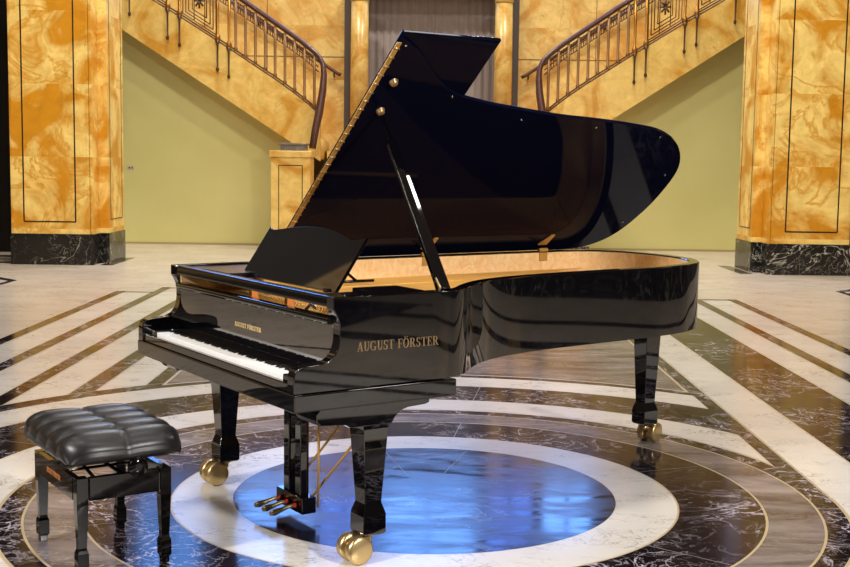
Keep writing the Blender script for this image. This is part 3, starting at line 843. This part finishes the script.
def leg(x, y, ztop, caster_rz=0.0, trail=(0, -.058)):
    m = MB()
    prof_ = [(.058, ztop), (.058, ztop-.015), (.053, ztop-.03), (.037, .245), (.036, .225), (.047, .190), (.049, .180), (.049, .112), (.042, .104)]
    rings = []
    for h, z in prof_: rings.append([m.bm.verts.new((x+a*h, y+b*h, z)) for a, b in ((-1, -1), (1, -1), (1, 1), (-1, 1))])
    for p, q in zip(rings, rings[1:]):
        for i in range(4): m.bm.faces.new((p[i], p[(i+1) % 4], q[(i+1) % 4], q[i]))
    m.bm.faces.new(rings[0]); m.bm.faces.new(rings[-1][::-1])
    lg = m.build('leg', M['black'], G, bevel=.0025)
    # double-wheel brass caster
    T = Matrix.Translation((x, y, 0)) @ Matrix.Rotation(caster_rz, 4, 'Z')
    m = MB(); m.lathe([(.026, .096), (.026, .1055)], 20, T); m.lathe([(.014, .07), (.014, .095)], 16, T)
    P = [T @ Vector(p) for p in ((0, 0, .085), (0, -.02, .080), (0, trail[1], .0535))]
    m.tube(P, .012, 8, rs=[.016, .015, .013])
    m.tube([T @ Vector((-.046, trail[1], .0535)), T @ Vector((.046, trail[1], .0535))], .007, 8)
    m.build('caster', M['brass'], lg)
    for s in (-1, 1):
        m = MB(); W = T @ Matrix.Translation((s*.032, trail[1], .0535)) @ Matrix.Rotation(PI/2, 4, 'Y')
        m.lathe([(.010, -.020), (.044, -.020), (.0515, -.016), (.0535, -.006), (.0535, .006), (.0515, .016), (.044, .020), (.010, .020)], 40, W)
        m.build('caster_wheel', M['brass'], lg)
    return lg
leg(.640, .360, .540)
leg(-.640, .360, .540)
leg(-.225, 2.62, .668, R(195))

# pedal lyre
m = MB()
for x in (-.052, .052): m.box(x-.024, x+.024, .372, .412, .10, .617)
ly = m.build('pedal_lyre', M['black'], G, bevel=.003)
m = MB(); m.box(-.118, .118, .358, .424, .036, .104); m.build('pedal_box', M['black'], ly, bevel=.004)
for x in (-.070, 0, .070):
    m = MB()
    m.tube([(x, .37, .068), (x, .32, .066), (x, .285, .058), (x, .255, .052), (x, .235, .050)], .008, 10, rs=[.008, .008, .010, .014, .009])
    p = m.build('pedal', M['brass'], ly)
    m = MB(); m.tube([(x, .352, .068), (x, .338, .067)], .0105, 12); m.build('pedal_felt', M['red_felt'], p)
for a, b in (((.122, .43, .06), (.122, .435, .69)), ((-.09, .42, .10), (.15, .80, .69)), ((.09, .42, .10), (.33, .80, .69))):
    m = MB(); m.tube([a, b], .0055, 8); m.build('lyre_rod', M['brass_dull'], ly)

# ================================================================== PIANO BENCH
B = empty('piano_bench', (-1.22, 4.453, 0), TH, 'black piano bench with tufted leather seat left of the piano', 'bench')
hx, hy, fz = .2385, .155, .360
for sx in (-1, 1):
    for sy in (-1, 1):
        m = MB(); x, y = sx*hx, sy*hy; rings = []
        for h, z in ((.021, fz), (.021, .26), (.015, .105), (.016, .095), (.0205, .085), (.0205, .03), (.015, .022), (.014, FZ+.003)):
            rings.append([m.bm.verts.new((x+a*h, y+b*h, z)) for a, b in ((-1, -1), (1, -1), (1, 1), (-1, 1))])
        for p, q in zip(rings, rings[1:]):
            for i in range(4): m.bm.faces.new((p[i], p[(i+1) % 4], q[(i+1) % 4], q[i]))
        m.bm.faces.new(rings[0]); m.bm.faces.new(rings[-1][::-1])
        m.build('leg', M['bench_black'], B, bevel=.0015)
for s in (-1, 1):
    m = MB(); m.box(-hx+.026, hx-.026, s*hy-.012+s*.01, s*hy+.012+s*.01, .275, fz-.001); ra = m.build('apron', M['bench_black'], B, bevel=.0015)
    if s < 0:
        lettering('lettering', 'AUGUST FÖRSTER', .165, .019, lambda u, v, w: (u-.01, -hy-.022-w, .312+v), M['copper_letter'], ra)
    m = MB(); m.box(s*hx-.012+s*.01, s*hx+.012+s*.01, -hy+.026, hy-.026, .275, fz-.001); m.build('apron', M['bench_black'], B, bevel=.0015)
# scissor lift mechanism
m = MB()
for y in (-.10, .10):
    m.tube([(-.20, y, .335), (.12, y, .388)], .007, 6); m.tube([(.20, y+.012, .335), (-.12, y+.012, .388)], .007, 6)
for x in (-.20, .20, -.12, .12): m.tube([(x, -.13, .335 if abs(x) > .15 else .386), (x, .13, .335 if abs(x) > .15 else .386)], .007, 6)
m.tube([(-.21, 0, .352), (.255, 0, .352)], .007, 8)
for x in (-.08, 0, .08): m.tube([(x, -.14, .350), (x, .14, .350)], .006, 6)
m.build('lift_mechanism', M['black_satin'], B)
m = MB(); m.box(-.25, .25, -.17, .17, .405, .419); m.build('seat_board', M['black_satin'], B)
for s in (1, ):
    m = MB(); W = Matrix.Translation((s*.290, .035, .388)) @ Matrix.Rotation(PI/2, 4, 'Y')
    m.lathe([(.012, -.03), (.012, -.008), (.034, -.006), (.037, 0), (.037, .012), (.034, .018), (.012, .020)], 28, W); m.build('height_knob', M['bench_black'], B)
# tufted cushion
def cushion():
    m = MB(); nx, ny = 90, 70; CXX, CYY = .300, .222
    H = 5; Vc = 2
    def top(u, v):      # u, v in -1..1
        x = u*CXX; y = v*CYY
        cu = (u+1)/2*H; cv = (v+1)/2*Vc
        # pleated lobes between the buttons
        du = abs(math.sin(PI*cu)); dv = abs(math.sin(PI*cv))
        iu = min(1, (1-abs(u))*3.5); iv = min(1, (1-abs(v))*3.0)
        z = .492+.024*du**.5*(.5+.5*iu)+.009*dv**.4*(.6+.4*iv)
        z -= .044*(1-max(0, 1-abs(u)**6)**.5)+.044*(1-max(0, 1-abs(v)**6)**.5)
        for i in range(1, H):
            bx_ = (i/H*2-1)*CXX
            dd = math.hypot((x-bx_), y*.8)
            z -= .012*math.exp(-(dd/.022)**2)
        return z
    # rounded-rectangle plan
    def plan(u, v):
        k = 1-.055*(abs(u)**4)*(abs(v)**4)*1.6
        su = 1+.02*abs(math.sin(PI*(v+1)/2*Vc)); sv = 1+.022*abs(math.sin(PI*(u+1)/2*H))
        return u*CXX*k*su, v*CYY*k*sv
    g = [[None]*(ny+1) for _ in range(nx+1)]
    for i in range(nx+1):
        for j in range(ny+1):
            u = math.sin(PI/2*(i/nx*2-1)); v = math.sin(PI/2*(j/ny*2-1)); x, y = plan(u, v)
            g[i][j] = m.bm.verts.new((x, y, top(u, v)))
    for i in range(nx):
        for j in range(ny):
            f = m.bm.faces.new((g[i][j], g[i+1][j], g[i+1][j+1], g[i][j+1])); f.smooth = True
    ring = [(i, 0) for i in range(nx)]+[(nx, j) for j in range(ny)]+[(i, ny) for i in range(nx, 0, -1)]+[(0, j) for j in range(ny, 0, -1)]
    prev = [g[i][j] for i, j in ring]
    for k, z in ((1.016, -.010), (1.018, -.022), (1.005, -.036), (.97, -.050), (.93, .0)):
        cur = []
        for (i, j) in ring:
            c_ = g[i][j].co; zz = (c_.z+z) if z else .420
            zz = max(zz, .420)
            cur.append(m.bm.verts.new((c_.x*k, c_.y*k, zz)))
        for a in range(len(ring)):
            b = (a+1) % len(ring); f = m.bm.faces.new((prev[a], cur[a], cur[b], prev[b])); f.smooth = True
        prev = cur
    m.bm.faces.new(prev)
    return m.build('cushion', M['leather'], B)
cu = cushion()
for i in range(1, 5):
    m = MB(); m.lathe([(.009, .474), (.009, .4815), (.006, .484)], 12, Matrix.Translation(((i/5*2-1)*.300, 0, 0))); m.build('button', M['leather'], cu)

# ================================================================== LIGHT
def area(name, loc, size, power, color=(1, .84, .64), rot=(0, 0, 0), shape='DISK', sy=None, spread=None):
    l = bpy.data.lights.new(name, 'AREA'); l.shape = shape; l.size = size; l.energy = power; l.color = color
    if sy: l.size_y = sy
    if spread: l.spread = spread
    o = bpy.data.objects.new(name, l); col.objects.link(o); o.location = loc; o.rotation_euler = rot; return o
def aim(o, tgt):
    o.rotation_euler = (Vector(tgt)-o.location).to_track_quat('-Z', 'Y').to_euler()
WARM = (1, .94, .83); NEUT = (1, .96, .90)
for x in (-2.6, 2.6): area('ceiling_lamp', (x, 19.0, 10.5), .6, 560, WARM)
for x in (-3.4, 3.4): area('ceiling_lamp', (x, 15.4, 10.5), .7, 230, WARM)
for x in (-2.4, 2.4): aim(area('ceiling_lamp', (x, 11.0, 10.6), .8, 150, WARM, spread=R(70)), (x*2.35, 16.7, 1.6))  # spots added to light the pillar fronts, turned outward to spare the wall
for x in (-5.0, 0, 5.0): area('ceiling_lamp', (x, 7.5, 10.6), 1.2, 130, NEUT)
for x in (-7.0, -2.5, 2.5, 7.0): area('ceiling_lamp', (x, 2.5, 10.6), 1.2, 200, NEUT)
aim(area('front_fill', (6.5, -2.5, 5.0), .9, 270, NEUT, spread=R(80)), (-.3, 5, .6))  # no wall fixture: low front light added to reach under the lid
aim(area('front_fill', (-6.5, -1.0, 5.2), .9, 200, NEUT, spread=R(80)), (-.3, 4.6, .4))  # second added front light, from the left

w = bpy.data.worlds.new('world'); scene.world = w; w.use_nodes = True
w.node_tree.nodes['Background'].inputs[0].default_value = (.25, .33, .5, 1); w.node_tree.nodes['Background'].inputs[1].default_value = .3

# ================================================================== CAMERA
cam = bpy.data.cameras.new('camera'); co = bpy.data.objects.new('camera', cam); col.objects.link(co)
F = Vector((-.0005, .99496, -.10023)).normalized(); p_, r_ = .1004, .0136
F = Vector((math.sin(-.0005)*math.cos(p_), math.cos(-.0005)*math.cos(p_), -math.sin(p_)))
Rt = Vector((math.cos(-.0005), -math.sin(-.0005), 0)); U = Rt.cross(F)
Rr = Rt*math.cos(r_)+U*math.sin(r_); Ur = U*math.cos(r_)-Rt*math.sin(r_)
mt = Matrix((( Rr.x, Ur.x, -F.x, 0), (Rr.y, Ur.y, -F.y, 0), (Rr.z, Ur.z, -F.z, 1.4892), (0, 0, 0, 1)))
co.matrix_world = mt
cam.sensor_width = 36; cam.lens = 1200.04/850*36; cam.clip_end = 200; cam.clip_start = .05
scene.camera = co
scene.view_settings.view_transform = 'Standard'; scene.view_settings.look = 'None'
scene.view_settings.exposure = -0.36; scene.view_settings.gamma = 1
scene.view_settings.use_curve_mapping = False
